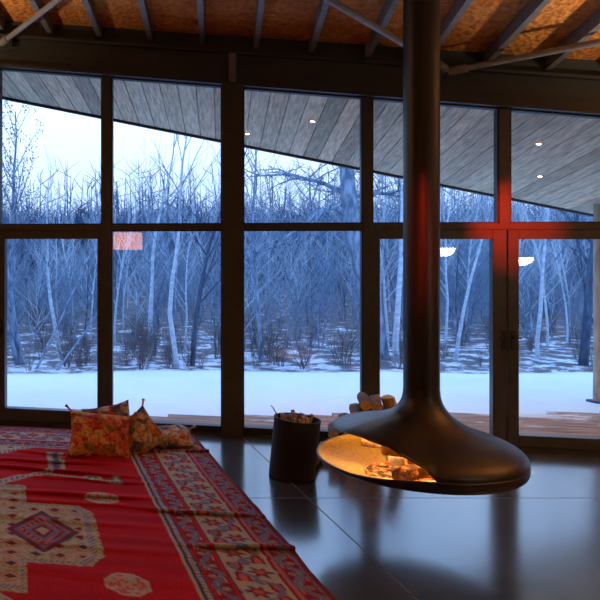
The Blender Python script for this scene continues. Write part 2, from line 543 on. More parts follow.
def gz(x, y):
    z = -.17 - .06 * max(0, y - 9.0) if y < 14 else -.47
    if y > 14: z = -.47 - .012 * (y - 14)
    if y > 24: z = -.59 + .01 * (y - 24)
    return z + .05 * noise.noise(Vector((x * .35, y * .35, 0))) + .02 * noise.noise(Vector((x * 1.7, y * 1.7, 3)))


g = MB()
xs = [-40 + 1.0 * i for i in range(0, 28)] + [-12 + .3 * i for i in range(1, 100)] + [18 + 1.2 * i for i in range(0, 40)]
ys = [6.0 + .22 * i for i in range(0, 60)] + [19.4 + 1.2 * i for i in range(0, 45)]
vs = []
for y in ys:
    for x in xs:
        zz = gz(x, y)
        if y < 9: zz = min(zz, -.14)
        loc = FR.inverted() @ Vector((x, y, 0))
        if loc.y < .25: zz = -.25
        vs.append((x, y, zz))
nx = len(xs)
fs = [(j * nx + i, j * nx + i + 1, (j + 1) * nx + i + 1, (j + 1) * nx + i) for j in range(len(ys) - 1) for i in range(nx - 1)]
g.add(vs, fs)
struct('ground', g, M_snow, smooth=True, sharp=0)

# log post carrying the eave
e = empty('porch_post', Matrix.Translation((7.04, 9.95, -.24)), 'pale peeled log post holding up the porch eave at the right edge', 'post')
pt = MB(); H = 2.72
pt.tube([(0, 0, 0), (.005, 0, .8), (-.004, 0, 1.7), (0, 0, H)], [.088, .082, .08, .078], 14); obj('shaft', pt, M_post, e, smooth=True)
pt = MB(); pt.box(-.12, .12, -.12, .12, -.1, .03); obj('base_plate', pt, M_bark_dark, e, bevel=.01)


# ------------------------------------------------------------------ trees
def grow(seed, H, r0, lean=(0, 0), nb=9, start=.25, ang=.75, blen=.38, depth=2, wig=.06, twigs=5, twr=.004, kink=None, stems=1, crook=1.0):
    """returns trunk MB, branches MB, list of twig tips"""
    R = random.Random(seed)
    trunk, br = MB(), MB()
    tips = []

    def limb(mb, p, dirv, length, r, lvl, n):
        segs = max(3, int(5 - lvl)) if lvl else 9
        pts = [p.copy()]; rad = [r]
        dcur = dirv.normalized()
        for i in range(segs):
            dcur = (dcur + Vector((R.gauss(0, wig), R.gauss(0, wig), R.gauss(0, wig * .6) + (.05 * lvl if lvl else .02))) * crook).normalized()
            pts.append(pts[-1] + dcur * (length / segs))
            rad.append(max(r * (1 - (i + 1) / segs * (.86 if lvl < 2 else .75)), twr * .6))
        mb.tube(pts, rad, n, caps=False)
        return pts, rad

    def along(pts, rad, f):
        x = f * (len(pts) - 1); i = min(int(x), len(pts) - 2); u = x - i
        return pts[i].lerp(pts[i + 1], u), rad[i] * (1 - u) + rad[i + 1] * u, (pts[i + 1] - pts[i]).normalized()

    def sub(pts, rad, count, lo, length, lvl):
        for q in range(count):
            f = lo + (1 - lo) * (q + R.random() * .8) / count
            p, rr, dv = along(pts, rad, min(f, .985))
            az = R.random() * 2 * PI
            side = Vector((math.cos(az), math.sin(az), 0))
            a = ang * (.7 + .6 * R.random())
            dirv = dv * math.cos(a) + side * math.sin(a)
            ln = length * (1.15 - .75 * f) * (.7 + .6 * R.random())
            r2 = max(rr * .55, twr)
            if lvl == 1: r2 = min(r2, r0 * .42)
            bp, brr = limb(br, p, dirv, ln, r2, lvl, 5 if lvl == 1 else 3)
            if lvl < depth:
                sub(bp, brr, twigs, .2, ln * .55, lvl + 1)
            else:
                tips.extend((bp[-1], bp[-2]))

    for s_ in range(stems):
        l = Vector((lean[0] + (R.gauss(0, .16) if stems > 1 else 0), lean[1] + (R.gauss(0, .16) if stems > 1 else 0), 1))
        tp, tr = limb(trunk, Vector((R.gauss(0, .05 * (stems > 1)), R.gauss(0, .05 * (stems > 1)), -.12)), l, H * (1 if s_ == 0 else R.uniform(.6, .95)), r0 * (1 if s_ == 0 else R.uniform(.5, .8)), 0, 8)
        sub(tp, tr, nb, start, H * blen, 1)
    return trunk, br, tips


def make_tree(name, seed, mt, mb_, leaves=0, **kw):
    t, b, tips = grow(seed, **kw)
    e = empty(name, ID)
    obj('trunk', t, mt, e, smooth=True, sharp=0)
    obj('branches', b, mb_, e, smooth=True, sharp=0)
    if leaves:
        R = random.Random(seed + 5); lv = MB()
        for p in tips:
            for _ in range(leaves):
                if R.random() < .55: continue
                c_ = p + Vector((R.gauss(0, .07), R.gauss(0, .07), R.gauss(0, .07)))
                a = Vector((R.gauss(0, 1), R.gauss(0, 1), R.gauss(0, 1))).normalized() * R.uniform(.02, .035)
                b2 = a.orthogonal().normalized() * R.uniform(.014, .022)
                lv.add([c_ - a, c_ - b2 + Vector((0, 0, .006)), c_ + a, c_ + b2], [(0, 1, 2, 3)])
        obj('leaves', lv, M_leaf, e)
    return e


def put(o, x, y, rz=0, sc_=1.0, label=None, cat='tree', group=None):
    o.matrix_world = Matrix.Translation((x, y, gz(x, y))) @ Matrix.Rotation(rz, 4, 'Z') @ Matrix.Scale(sc_, 4)
    return tag(o, label, cat, group)


def px(x, Y): return (x - 70) / 750 * Y      # lateral place of a bearing seen from the camera


# characterful trees near the mown edge
put(make_tree('bare_tree', 11, M_bark, M_bark, leaves=7, H=5.2, r0=.075, lean=(.06, 0), nb=24, start=.22, ang=.55, blen=.30, depth=2, twigs=7, stems=3), px(20, 14.6), 14.6, 0, .97,
    'tall tree with withered leaves in its crown at the far left of the view', 'tree')
put(make_tree('bare_tree', 12, M_bark, M_bark, H=3.6, r0=.026, lean=(.55, .1), nb=5, start=.5, ang=.4, blen=.25, depth=1, wig=.03), px(33, 13.9), 13.9, 0, 1,
    'thin stem leaning steeply right behind the left door', 'tree')
put(make_tree('bare_tree', 13, M_bark, M_bark, H=3.2, r0=.024, lean=(.80, .1), nb=4, start=.6, ang=.4, blen=.22, depth=1, wig=.03), px(52, 13.7), 13.7, 0, 1,
    'thin stem leaning furthest right, second of two behind the left door', 'tree')
put(make_tree('bare_tree', 14, M_birch, M_bark, H=3.6, r0=.05, lean=(-.12, .1), nb=6, start=.4, ang=.5, blen=.3, depth=2), px(62, 15), 15, 0, 1,
    'pale slim trunk leaning left behind the left door', 'tree')
put(make_tree('bare_tree', 15, M_birch, M_bark, H=5.6, r0=.058, lean=(-.13, .05), nb=12, start=.35, ang=.55, blen=.33, depth=2, crook=1.2), px(178, 13.8), 13.8, 0, .9,
    'pale birch trunk leaning left, rising from the snow edge near the big post', 'tree')
put(make_tree('bare_tree', 16, M_bark_dark, M_bark_dark, H=5.0, r0=.06, lean=(.12, 0), nb=14, start=.25, ang=.7, blen=.4, depth=2), px(192, 14.2), 14.2, 0, .9,
    'dark forked tree just left of the big post', 'tree')
put(make_tree('bare_tree', 17, M_birch, M_bark, H=5.4, r0=.06, lean=(.05, 0), nb=12, start=.3, ang=.6, blen=.34, depth=2), px(148, 15.5), 15.5, 0, .9,
    'pale upright birch in the middle of the second window', 'tree')


def big_tree():
    """thick pale trunk curving up to the right window bay with a drooping bough to the left"""
    e = empty('bare_tree', ID)
    t = MB()
    t.tube([(.55, 0, -.15), (.45, 0, .7), (.28, 0, 1.5), (.12, 0, 2.1), (-.02, 0, 2.7), (-.08, 0, 3.3), (-.10, 0, 4.2), (-.05, 0, 5.6)], [.22, .19, .175, .17, .165, .15, .12, .05], 10, caps=False)
    obj('trunk', t, M_bark, e, smooth=True, sharp=0)
    R = random.Random(4)
    b = MB()

    def bough(pts, r0, r1, k):
        pts = [Vector(p) for p in pts]
        rad = [r0 + (r1 - r0) * i / (len(pts) - 1) for i in range(len(pts))]
        b.tube(pts, rad, 6, caps=False)
        for _ in range(k):
            i = R.randrange(1, len(pts)); p = pts[i - 1].lerp(pts[i], R.random())
            q = p; path = [p]
            dv = Vector((R.gauss(-.2, .7), R.gauss(0, .6), R.gauss(.1, .7))).normalized()
            for _ in range(4):
                dv = (dv + Vector((R.gauss(0, .2), R.gauss(0, .2), R.gauss(0, .2)))).normalized(); q = q + dv * R.uniform(.12, .3); path.append(q)
            b.tube(path, [.018, .014, .011, .008, .005], 4, caps=False)
            for _ in range(4):
                p2 = path[R.randrange(1, 5)]
                b.tube([p2, p2 + Vector((R.gauss(0, .15), R.gauss(0, .15), R.gauss(0, .15))), p2 + Vector((R.gauss(0, .28), R.gauss(0, .28), R.gauss(0, .28)))], [.008, .006, .004], 3, caps=False)
    bough([(-.06, 0, 2.85), (-.35, -.1, 3.05), (-.75, -.2, 2.95), (-1.15, -.3, 2.65), (-1.6, -.35, 2.3), (-2.1, -.4, 2.1)], .075, .02, 22)
    bough([(-.7, -.2, 2.95), (-1.0, -.3, 2.6), (-1.3, -.4, 2.2)], .045, .012, 10)
    bough([(-.08, 0, 3.3), (-.5, .2, 3.55), (-1.2, .3, 3.75), (-2.0, .3, 3.7)], .06, .015, 20)
    bough([(-.06, 0, 3.2), (.3, -.1, 3.35), (.7, -.2, 3.3), (1.1, -.2, 3.5)], .06, .015, 14)
    bough([(-.08, 0, 3.9), (.5, .1, 4.3), (1.2, .2, 4.5)], .05, .012, 14)
    obj('branches', b, M_bark, e, smooth=True, sharp=0)
    return e


put(big_tree(), px(352, 15.2), 15.2, 0, 1, 'thick curved trunk with a drooping bough behind the middle window', 'tree')
put(make_tree('bare_tree', 18, M_bark, M_bark, H=6.2, r0=.06, lean=(-.05, 0), nb=16, start=.3, ang=.55, blen=.3, depth=2), px(262, 15), 15, 0, .85,
    'slender upright tree just right of the big post', 'tree')
put(make_tree('bare_tree', 19, M_birch, M_bark, H=5.0, r0=.07, lean=(.02, 0), nb=12, start=.4, ang=.5, blen=.3, depth=2), px(397, 14.6), 14.6, 0, 1,
    'pale trunk between the door stile and the black flue pipe', 'tree')
put(make_tree('bare_tree', 20, M_bark_dark, M_bark_dark, H=6.0, r0=.09, lean=(-.03, 0), nb=16, start=.25, ang=.7, blen=.36, depth=2), px(583, 14.4), 14.4, 0, 1,
    'darker branching tree next to the log porch post', 'tree')
put(make_tree('bare_tree', 21, M_birch, M_bark, H=5.0, r0=.045, lean=(.03, 0), nb=10, start=.35, ang=.5, blen=.28, depth=2), px(537, 15), 15, 0, 1,
    'pale slim stem in the middle of the right-hand door', 'tree')
put(make_tree('bare_tree', 22, M_birch, M_bark, H=5.0, r0=.04, lean=(-.06, 0), nb=10, start=.35, ang=.5, blen=.28, depth=2), px(455, 15), 15, 0, 1,
    'pale slim stem just right of the black flue pipe', 'tree')

# the woods: kinds of tree, each copied many times
KINDS = []
specs = [
    (101, M_bark, M_bark, dict(H=6.4, r0=.045, nb=18, start=.18, ang=.6, blen=.28, depth=2, twigs=8)),
    (102, M_bark, M_birch, dict(H=5.6, r0=.038, nb=24, start=.12, ang=.7, blen=.30, depth=2, twigs=8)),
    (103, M_bark_dark, M_bark_dark, dict(H=6.0, r0=.042, nb=20, start=.12, ang=.65, blen=.30, depth=2, twigs=8)),
    (104, M_birch, M_birch, dict(H=6.8, r0=.042, nb=18, start=.22, ang=.5, blen=.27, depth=2, twigs=8)),
    (105, M_bark, M_bark, dict(H=4.8, r0=.032, nb=12, start=.15, ang=.6, blen=.34, depth=2, twigs=5, stems=3)),
    (106, M_bark_dark, M_bark_dark, dict(H=5.0, r0=.03, nb=11, start=.10, ang=.6, blen=.34, depth=2, twigs=5, stems=3)),
]
KLAB = ['slender grey tree among the woods behind the snow', 'bushy grey sapling among the woods behind the snow', 'dark twiggy tree among the woods behind the snow',
        'pale stemmed birch among the woods behind the snow', 'grey tree with several stems among the woods behind the snow', 'dark tree with several stems among the woods behind the snow']
KGRP = ['slender grey trees', 'bushy grey saplings', 'dark twiggy trees', 'pale birches', 'grey multi stemmed trees', 'dark multi stemmed trees']
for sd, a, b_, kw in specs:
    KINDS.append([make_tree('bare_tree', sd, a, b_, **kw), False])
R = random.Random(31)
n_tree = 0
rows = [(15.5, 18.5, 34), (18.5, 23, 62), (23, 30, 86), (30, 40, 96)]
for ya, yb, cnt in rows:
    for i in range(cnt):
        Y = R.uniform(ya, yb)
        xx = -90 + 820 * (i + R.random()) / cnt
        kk = R.choice([0, 1, 1, 2, 3, 3, 4, 4, 5, 0])
        proto, used = KINDS[kk]
        o = proto if not used else copy_tree(proto)
        KINDS[kk][1] = True
        k_s = R.uniform(.40, .66) if xx < 245 else (R.uniform(.44, .74) if xx < 380 else R.uniform(.5, .85))
        if R.random() < .12: k_s *= 1.3
        put(o, px(xx, Y), Y, R.random() * 2 * PI, k_s * (1 if Y < 23 else 1.15), KLAB[kk], 'tree', KGRP[kk])
        n_tree += 1

# shrubs and brush along the edge of the mown strip
SH = []
for sd in (201, 202, 203):
    SH.append([make_tree('bare_shrub', sd, M_brush, M_brush, H=1.0, r0=.012, nb=6, start=.15, ang=.6, blen=.5, depth=2, twigs=4, stems=7, twr=.003), False])
for i in range(120):
    Y = R.uniform(13.6, 21) if i > 50 else R.uniform(13.5, 15.5)
    xx = R.uniform(-80, 720)
    q = SH[i % 3]
    o = q[0] if not q[1] else copy_tree(q[0])
    q[1] = True
    put(o, px(xx, Y), Y, R.random() * 6.28, R.uniform(.35, .95), 'low leafless shrub in the brush at the edge of the snow', 'shrub', 'low shrubs at the edge of the snow')

for q in SH: q[1] = True
TB = [[make_tree('bare_shrub', 210 + i, M_bark, M_bark, H=1.9, r0=.014, nb=8, start=.1, ang=.55, blen=.45, depth=2, twigs=4, stems=6, twr=.004), False] for i in range(3)]
for i in range(130):
    Y = R.uniform(18, 34); xx = R.uniform(-70, 710)
    q = TB[i % 3]
    o = q[0] if not q[1] else copy_tree(q[0])
    q[1] = True
    put(o, px(xx, Y), Y, R.random() * 6.28, R.uniform(.7, 1.3), 'tall leafless bush among the trunks of the woods', 'shrub', 'tall bushes among the trunks')

# deeper woods nobody could count: one mass of stems and twigs
fw = MB(); R = random.Random(77)
for i in range(7000):
    Y = 41 + 24 * R.random() ** 1.3
    x = px(R.uniform(-220, 860), Y)
    z0 = gz(x, Y); h = R.uniform(2.2, 4.2) if R.random() < .9 else R.uniform(4.2, 7)
    a, b_ = R.gauss(0, .05), R.gauss(0, .05)
    r_ = R.uniform(.025, .075)
    pts = [(x, Y, z0 - .2), (x + a * h * .5 + R.gauss(0, .06), Y, z0 + h * .5), (x + a * h + R.gauss(0, .12), Y + b_ * h, z0 + h)]
    fw.tube(pts, [r_, r_ * .75, r_ * .2], 3, caps=False)
    for _ in range(7):
        f = R.uniform(.15, 1); p = Vector(pts[0]).lerp(Vector(pts[2]), f)
        q = p + Vector((R.gauss(0, .7), R.gauss(0, .4), R.uniform(.3, 1.3)))
        fw.tube([p, p.lerp(q, .5) + Vector((R.gauss(0, .1), 0, R.gauss(0, .1))), q], [r_ * .4, r_ * .3, .006], 3, caps=False)
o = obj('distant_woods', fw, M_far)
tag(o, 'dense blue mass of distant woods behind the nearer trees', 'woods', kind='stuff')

# ------------------------------------------------------------------ fireplace
FX, FY = 2.343, 5.0
fp = empty('suspended_fireplace', Matrix.Translation((FX, FY, 0)), 'black steel fireplace hanging on a flue pipe with a wide glowing mouth', 'fireplace')
PH0 = math.radians(172)
closed = [(.106, 1.02), (.1128, .94), (.120, .885), (.140, .835), (.185, .775), (.255, .725), (.35, .676), (.46, .640), (.535, .610), (.580, .586), (.606, .562), (.619, .538), (.622, .515)]
opened = [(.106, 1.02), (.1128, .94), (.120, .885), (.142, .84), (.185, .795), (.25, .770), (.32, .755), (.39, .740), (.44, .726), (.49, .711), (.53, .697), (.553, .686), (.565, .675)]


def subdiv(prof, k):
    out = []
    n = len(prof)
    for i in range(n - 1):
        p0, p1, p2, p3 = prof[max(i - 1, 0)], prof[i], prof[i + 1], prof[min(i + 2, n - 1)]
        for j in range(k):
            t = j / k
            out.append(tuple(.5 * ((2 * b) + (-a + c_) * t + (2 * a - 5 * b + 4 * c_ - d) * t * t + (-a + 3 * b - 3 * c_ + d) * t ** 3) for a, b, c_, d in zip(p0, p1, p2, p3)))
    out.append(prof[-1])
    return out


closed_s, opened_s = subdiv(closed, 3), subdiv(opened, 3)


def sstep(a, b, x):
    t = max(0, min(1, (x - a) / (b - a))); return t * t * (3 - 2 * t)


NP = 300
LIP = [(0, .622, .515), (88, .622, .515), (92, .615, .545), (98, .60, .58), (110, .58, .62), (130, .56, .65), (150, .565, .66), (172, .562, .664), (190, .55, .680), (205, .53, .676), (225, .52, .650),
       (238, .56, .620), (244, .588, .600), (247.5, .610, .580), (249.5, .620, .558), (251, .622, .535), (252.2, .622, .515), (360, .622, .515)]


def lip(deg):
    for (a, r0, z0), (b, r1, z1) in zip(LIP, LIP[1:]):
        if a <= deg <= b:
            q = (deg - a) / (b - a); return r0 + (r1 - r0) * q, z0 + (z1 - z0) * q


hv, hf = [], []
for jj, (pc, po) in enumerate(zip(reversed(closed_s), reversed(opened_s))):
    for k in range(NP):
        ph = 2 * PI * k / NP
        dl = abs((ph - PH0 + PI) % (2 * PI) - PI)
        w = sstep(math.radians(84), math.radians(30), dl)
        r = pc[0] + (po[0] - pc[0]) * w; z = pc[1] + (po[1] - pc[1]) * w
        er = closed_s[-1][0] + (opened_s[-1][0] - closed_s[-1][0]) * w; ez = closed_s[-1][1] + (opened_s[-1][1] - closed_s[-1][1]) * w
        lr, lz = lip(math.degrees(ph)); q = (1 - jj / (len(closed_s) - 1)) ** (2.2 + 5 * (1 - w))
        r += (lr - er) * q; z += (lz - ez) * q
        hv.append((r * math.cos(ph), r * math.sin(ph), z))
for i in range(len(closed_s) - 1):
    for k in range(NP):
        k2 = (k + 1) % NP
        hf.append((i * NP + k, i * NP + k2, (i + 1) * NP + k2, (i + 1) * NP + k))
hood = obj('hood', MB().add(hv, hf), [M_black, M_firelit], fp, smooth=True, sharp=0)
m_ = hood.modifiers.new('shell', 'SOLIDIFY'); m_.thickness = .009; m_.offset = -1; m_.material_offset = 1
# lower bowl
bowl_p = subdiv([(.0001, .365), (.10, .365), (.22, .369), (.34, .380), (.44, .397), (.53, .418), (.580, .433), (.608, .450), (.621, .475), (.622, .515)], 3)
bv, bf = [], []
for j, (r, z) in enumerate(bowl_p):
    for k in range(NP):
        ph = 2 * PI * k / NP
        dl = abs((ph - PH0 + PI) % (2 * PI) - PI)
        w = sstep(math.radians(84), math.radians(30), dl) * sstep(.4, .65, r)
        rr = r * (1 + .07 * w)
        bv.append((rr * math.cos(ph), rr * math.sin(ph), (z if z < .45 else .45 + (z - .45) * (1 - .6 * w))))
for i in range(len(bowl_p) - 1):
    for k in range(NP):
        k2 = (k + 1) % NP
        bf.append((i * NP + k, i * NP + k2, (i + 1) * NP + k2, (i + 1) * NP + k))
bowl = obj('hearth_bowl', MB().add(bv, bf), [M_black, M_firelit], fp, smooth=True, sharp=0)
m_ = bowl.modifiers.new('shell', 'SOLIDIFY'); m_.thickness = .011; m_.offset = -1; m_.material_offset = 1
cz = ceil_z(3.6, -2.256)
fl_ = MB(); fl_.lathe([(.112, .955), (.112, cz - .002)], 48, caps=False); obj('flue_pipe', fl_, M_black, fp, smooth=True, sharp=0)
cl = MB(); cl.lathe([(.20, cz - .10), (.205, cz - .09), (.205, cz - .002), (.113, cz - .002)], 40, caps=False); obj('ceiling_collar', cl, M_black, fp, smooth=True)

# ash, embers, burning logs and flames inside
def m_ember():
    m, nt, b, out = mat('glowing_embers')
    v = coords(nt)
    n = N(nt, 'ShaderNodeTexNoise', Scale=16, Detail=5, Roughness=.7); nt.links.new(v, n.inputs['Vector'])
    nt.links.new(ramp(nt, n.outputs['Fac'], [(.35, (.05, .03, .025)), (.6, (.2, .1, .06))]), b.inputs['Base Color'])
    nt.links.new(ramp(nt, n.outputs['Fac'], [(.46, (0, 0, 0)), (.56, (1, .16, .02)), (.68, (1, .5, .12))]), b.inputs['Emission Color'])
    b.inputs['Emission Strength'].default_value = 2.2
    b.inputs['Roughness'].default_value = .95
    return m


M_ember = m_ember()


def m_char():
    m, nt, b, out = mat('charred_wood')
    v = coords(nt)
    n = N(nt, 'ShaderNodeTexNoise', Scale=14, Detail=5, Roughness=.7); nt.links.new(v, n.inputs['Vector'])
    nt.links.new(ramp(nt, n.outputs['Fac'], [(.35, (.10, .05, .03)), (.6, (.36, .19, .12))]), b.inputs['Base Color'])
    nt.links.new(ramp(nt, n.outputs['Fac'], [(.56, (0, 0, 0)), (.66, (1, .2, .03)), (.78, (1, .45, .12))]), b.inputs['Emission Color'])
    b.inputs['Emission Strength'].default_value = 1.4
    b.inputs['Roughness'].default_value = .9
    bump(nt, n.outputs['Fac'], b, .6, .02)
    return m


M_char = m_char()


def m_flame():
    m, nt, b, out = mat('flame'); nt.nodes.remove(b)
    v = coords(nt, kind='Generated')
    sx = N(nt, 'ShaderNodeSeparateXYZ'); nt.links.new(v, sx.inputs[0])
    c_ = ramp(nt, sx.outputs[2], [(0, (1, .62, .22)), (.5, (1, .5, .12)), (1, (1, .26, .03))])
    em = N(nt, 'ShaderNodeEmission'); em.inputs['Strength'].default_value = 5; nt.links.new(c_, em.inputs['Color'])
    tr = N(nt, 'ShaderNodeBsdfTransparent')
    lw = N(nt, 'ShaderNodeLayerWeight', Blend=.35)
    mx = N(nt, 'ShaderNodeMixShader'); nt.links.new(lw.outputs['Facing'], mx.inputs[0]); nt.links.new(em.outputs[0], mx.inputs[1]); nt.links.new(tr.outputs[0], mx.inputs[2])
    nt.links.new(mx.outputs[0], out.inputs['Surface'])
    return m


M_flame = m_flame()
R = random.Random(5)
eb = MB()
ea = []
for i in range(9):
    r = .30 * i / 8
    for k in range(40):
        a = 2 * PI * k / 40
        ea.append((r * math.cos(a), r * math.sin(a), .372 + .05 * math.exp(-(r / .17) ** 2) + .016 * noise.noise(Vector((r * 9 * math.cos(a), r * 9 * math.sin(a), 1))) + .03 * (r / .3) ** 3))
eb.add(ea, [(i * 40 + k, i * 40 + (k + 1) % 40, (i + 1) * 40 + (k + 1) % 40, (i + 1) * 40 + k) for i in range(8) for k in range(40)][::-1])
eb.f = [tuple(reversed(f)) for f in eb.f]
o = obj('ember_bed', eb, M_ember, M=Matrix.Translation((FX - .10, FY - .12, .0)), smooth=True, sharp=0)
tag(o, 'glowing bed of embers and ash inside the hanging fireplace', 'embers', kind='stuff')


def split_log(L_, r, seed, m0, m1, cut=.55, n=10):
    """half-split log lying along x, with bark and a pale cut face"""
    R_ = random.Random(seed)
    mb = MB()
    nseg = 7
    rings = []
    prof = []
    for k in range(n):
        a = 2 * PI * k / n
        q = 1 + R_.uniform(-.12, .12)
        y, z = r * q * math.cos(a), r * q * math.sin(a)
        z = min(z, r * cut)
        prof.append((y, z))
    for i in range(nseg):
        x = -L_ / 2 + L_ * i / (nseg - 1); w = 1 + R_.uniform(-.07, .07)
        bend = .02 * math.sin(i / (nseg - 1) * PI)
        rings.append([(x, y * w, z * w + bend) for y, z in prof])
    vs = [v for r_ in rings for v in r_]
    fs = [(i * n + k, (i + 1) * n + k, (i + 1) * n + (k + 1) % n, i * n + (k + 1) % n) for i in range(nseg - 1) for k in range(n)]
    mb.add(vs, fs, 0)
    mb.add(rings[0], [tuple(range(n))], 1); mb.add(rings[-1], [tuple(reversed(range(n)))], 1)
    return mb


fire_logs = [((-.10, -.30, .475), .40, .050, 20, 5, 'charred log lying lowest at the front of the fire'),
             ((-.22, -.12, .470), .42, .048, 72, 0, 'charred log pointing to the mouth on the left of the fire'),
             ((.05, -.18, .485), .40, .050, -35, 6, 'charred log slanting back on the right of the fire'),
             ((-.12, -.20, .560), .44, .046, 0, 12, 'charred log lying across the top of the fire'),
             ((-.02, -.26, .550), .30, .036, 55, -14, 'short charred log leaning over the glowing embers'),
             ((-.20, .02, .545), .36, .042, -28, 8, 'charred log at the back of the fire')]
for i, (p, L_, r, az, tilt, lab) in enumerate(fire_logs):
    o = obj('burning_log', split_log(L_, r, 40 + i, 0, 0, .8), [M_char, M_char], M=Matrix.Translation((FX + p[0], FY + p[1], p[2])) @ Matrix.Rotation(math.radians(az), 4, 'Z') @ Matrix.Rotation(math.radians(tilt), 4, 'Y'), smooth=True, sharp=50)
    tag(o, lab, 'log', 'logs burning in the fireplace')
for i, (p, h, r, lab) in enumerate((((.10, -.33, .47), .17, .050, 'tallest flame at the right of the fire'), ((.02, -.30, .48), .13, .042, 'middle flame over the burning logs'), ((.16, -.28, .47), .11, .04, 'small flame at the far right of the fire mouth'), ((-.08, -.16, .52), .13, .036, 'flame behind the topmost burning log'))):
    f = MB(); pr = []
    for j in range(13):
        t = j / 12
        pr.append((max(r * math.sin(PI * t ** .62) * (1 - .25 * t), .0005), h * t))
    f.lathe(pr, 14)
    f.v = [(x + .022 * math.sin(z * 38 + i), y + .018 * math.cos(z * 31 + 2 * i), z) for x, y, z in f.v]
    o = obj('flame', f, M_flame, M=Matrix.Translation((FX + p[0], FY + p[1], p[2])), smooth=True, sharp=0)
    tag(o, lab, 'flame', 'flames in the fireplace')
for loc, en, sz in (((FX - .02, FY - .16, .64), 11, .06), ((FX - .25, FY - .02, .60), 5, .05)):
    L = bpy.data.lights.new('fire_glow', 'POINT'); L.energy = en; L.color = (1, .60, .20); L.shadow_soft_size = sz
    o = bpy.data.objects.new('fire_glow', L); link(o); o.location = loc

# ------------------------------------------------------------------ bucket of kindling
BX, BY = 1.815, 6.14
bk = empty('kindling_bucket', Matrix.Translation((BX, BY, 0)), 'black slanted metal bucket standing on the concrete beside the rug', 'bucket')
RB, HB = .183, .475
prof = [(.0001, .004), (RB - .01, .0), (RB, .008), (RB, .20), (RB, HB - .01), (RB + .004, HB - .004), (RB + .003, HB), (RB - .006, HB), (RB - .008, HB - .02), (RB - .008, .03), (.0001, .028)]
b = MB(); b.lathe(prof, 48, caps=False)
SHX = .105
b.v = [(x + SHX * z, y + .02 * z, z + (.10 * (x * -.6) * max(0, z) / HB if z > .3 else 0)) for x, y, z in b.v]
obj('pail', b, M_bucket, bk, smooth=True, sharp=40)
R = random.Random(9)
for i in range(24):
    a = i * 2.4; r = .138 * math.sqrt(R.random())
    lean = R.uniform(0, .5)
    p0 = Vector((r * .5 * math.cos(a) + .01, r * .5 * math.sin(a), .045)); top = Vector((r * math.cos(a) + SHX * .45, r * math.sin(a), R.uniform(.45, .53)))
    thick = R.uniform(.016, .030)
    mid = p0.lerp(top, .5) + Vector((R.gauss(0, .008), R.gauss(0, .008), 0))
    t = MB(); t.tube([p0, mid, top], [thick, thick * 1.05, thick * .8], 7)
    o = obj('kindling_stick', t, M_twig, M=Matrix.Translation((BX, BY, 0)), smooth=True, sharp=50)
    tag(o, 'brown stick of kindling standing in the black bucket', 'kindling', 'kindling sticks in the bucket')
t = MB(); t.tube([(-.09, .02, .05), (-.10, .03, .40), (-.115, .03, .50), (-.15, .02, .56), (-.165, .02, .575)], [.007, .007, .006, .005, .004], 6)
o = obj('kindling_stick', t, M_twig, M=Matrix.Translation((BX, BY, 0)), smooth=True)
tag(o, 'thin bent twig sticking up out of the left side of the bucket', 'kindling', 'kindling sticks in the bucket')

# ------------------------------------------------------------------ firewood pile by the window, behind the fireplace
R = random.Random(21)
PB = Vector((2.61, 6.72, 0))                             # heap of split logs beside the mullion
idx = 0
heap = []
for lay, cnt in enumerate((6, 5, 5, 4, 3, 2)):
    for q in range(cnt):
        heap.append((.145 - .094 * q + R.uniform(-.008, .008) - .012 * (lay % 2), .050 + .086 * lay, R.uniform(.044, .052), lay))
names = ['bottom', 'second', 'third', 'fourth', 'fifth', 'topmost']
for i, (x, z, r, lay) in enumerate(heap):
    o = obj('firewood_log', split_log(.36 + R.uniform(-.03, .05), r * .98, 300 + i, 0, 0, R.choice([.5, .7, 1.1])), [M_log, M_logend],
            M=Matrix.Translation(PB + Vector((x, R.uniform(-.03, .03), z))) @ Matrix.Rotation(math.radians(69 + R.uniform(-7, 7)), 4, 'Z') @ Matrix.Rotation(R.uniform(-.3, .3), 4, 'X'), smooth=True, sharp=50)
    tag(o, 'dark split log in the %s layer of the firewood heap by the window' % names[lay], 'firewood', 'firewood heap, %s layer' % names[lay])
o = obj('firewood_log', split_log(.56, .068, 401, 0, 0, .35, 8), [M_logend, M_logend], M=Matrix.Translation((2.885, 6.64, .275)) @ Matrix.Rotation(math.radians(-12), 4, 'Y') @ Matrix.Rotation(math.radians(90), 4, 'Y'), smooth=True, sharp=40)
tag(o, 'pale yellow split log standing on end beside the firewood heap', 'firewood', 'firewood heap')
for i, (x, y, a) in enumerate(((1.98, 6.42, 12), (2.10, 6.46, -8), (2.04, 6.32, 4))):
    o = obj('firewood_log', split_log(.30, .042, 500 + i, 0, 0, .6), [M_log, M_logend], M=Matrix.Translation((x, y, .042)) @ Matrix.Rotation(math.radians(a + 60), 4, 'Z'), smooth=True, sharp=50)
    tag(o, ['short log lying on the floor nearest the bucket', 'short log lying on the floor under the rear of the fireplace', 'short log lying on the floor under the fireplace lip'][i], 'firewood', 'loose logs on the floor')

# ------------------------------------------------------------------ rug
C0 = Vector((1.215, 7.40)); EU = Vector((-.985, .17)); EV = Vector((.063, -.998))
RW, RL = 4.06, 5.3


def rug_h(u, v):
    n = noise.noise
    z = .008; sh = 0
    wob = .10 * n(Vector((u * .9, v * .5, 2.2))) + .03 * n(Vector((u * 3, v, 9)))
    for (vc, uc, us, amp, wd, sk) in RIDGES:
        q = v - vc - sk * (u - uc) + wob * .6
        e_ = math.exp(-(q / wd) ** 2) * math.exp(-((u - uc) / us) ** 4)
        z += amp * e_; sh += amp * 1.9 * e_
    # fine cockling across the field
    z += .014 * max(0, n(Vector((u * .7, v * 6.5 + wob * 6, 5.5))))
    return z, sh


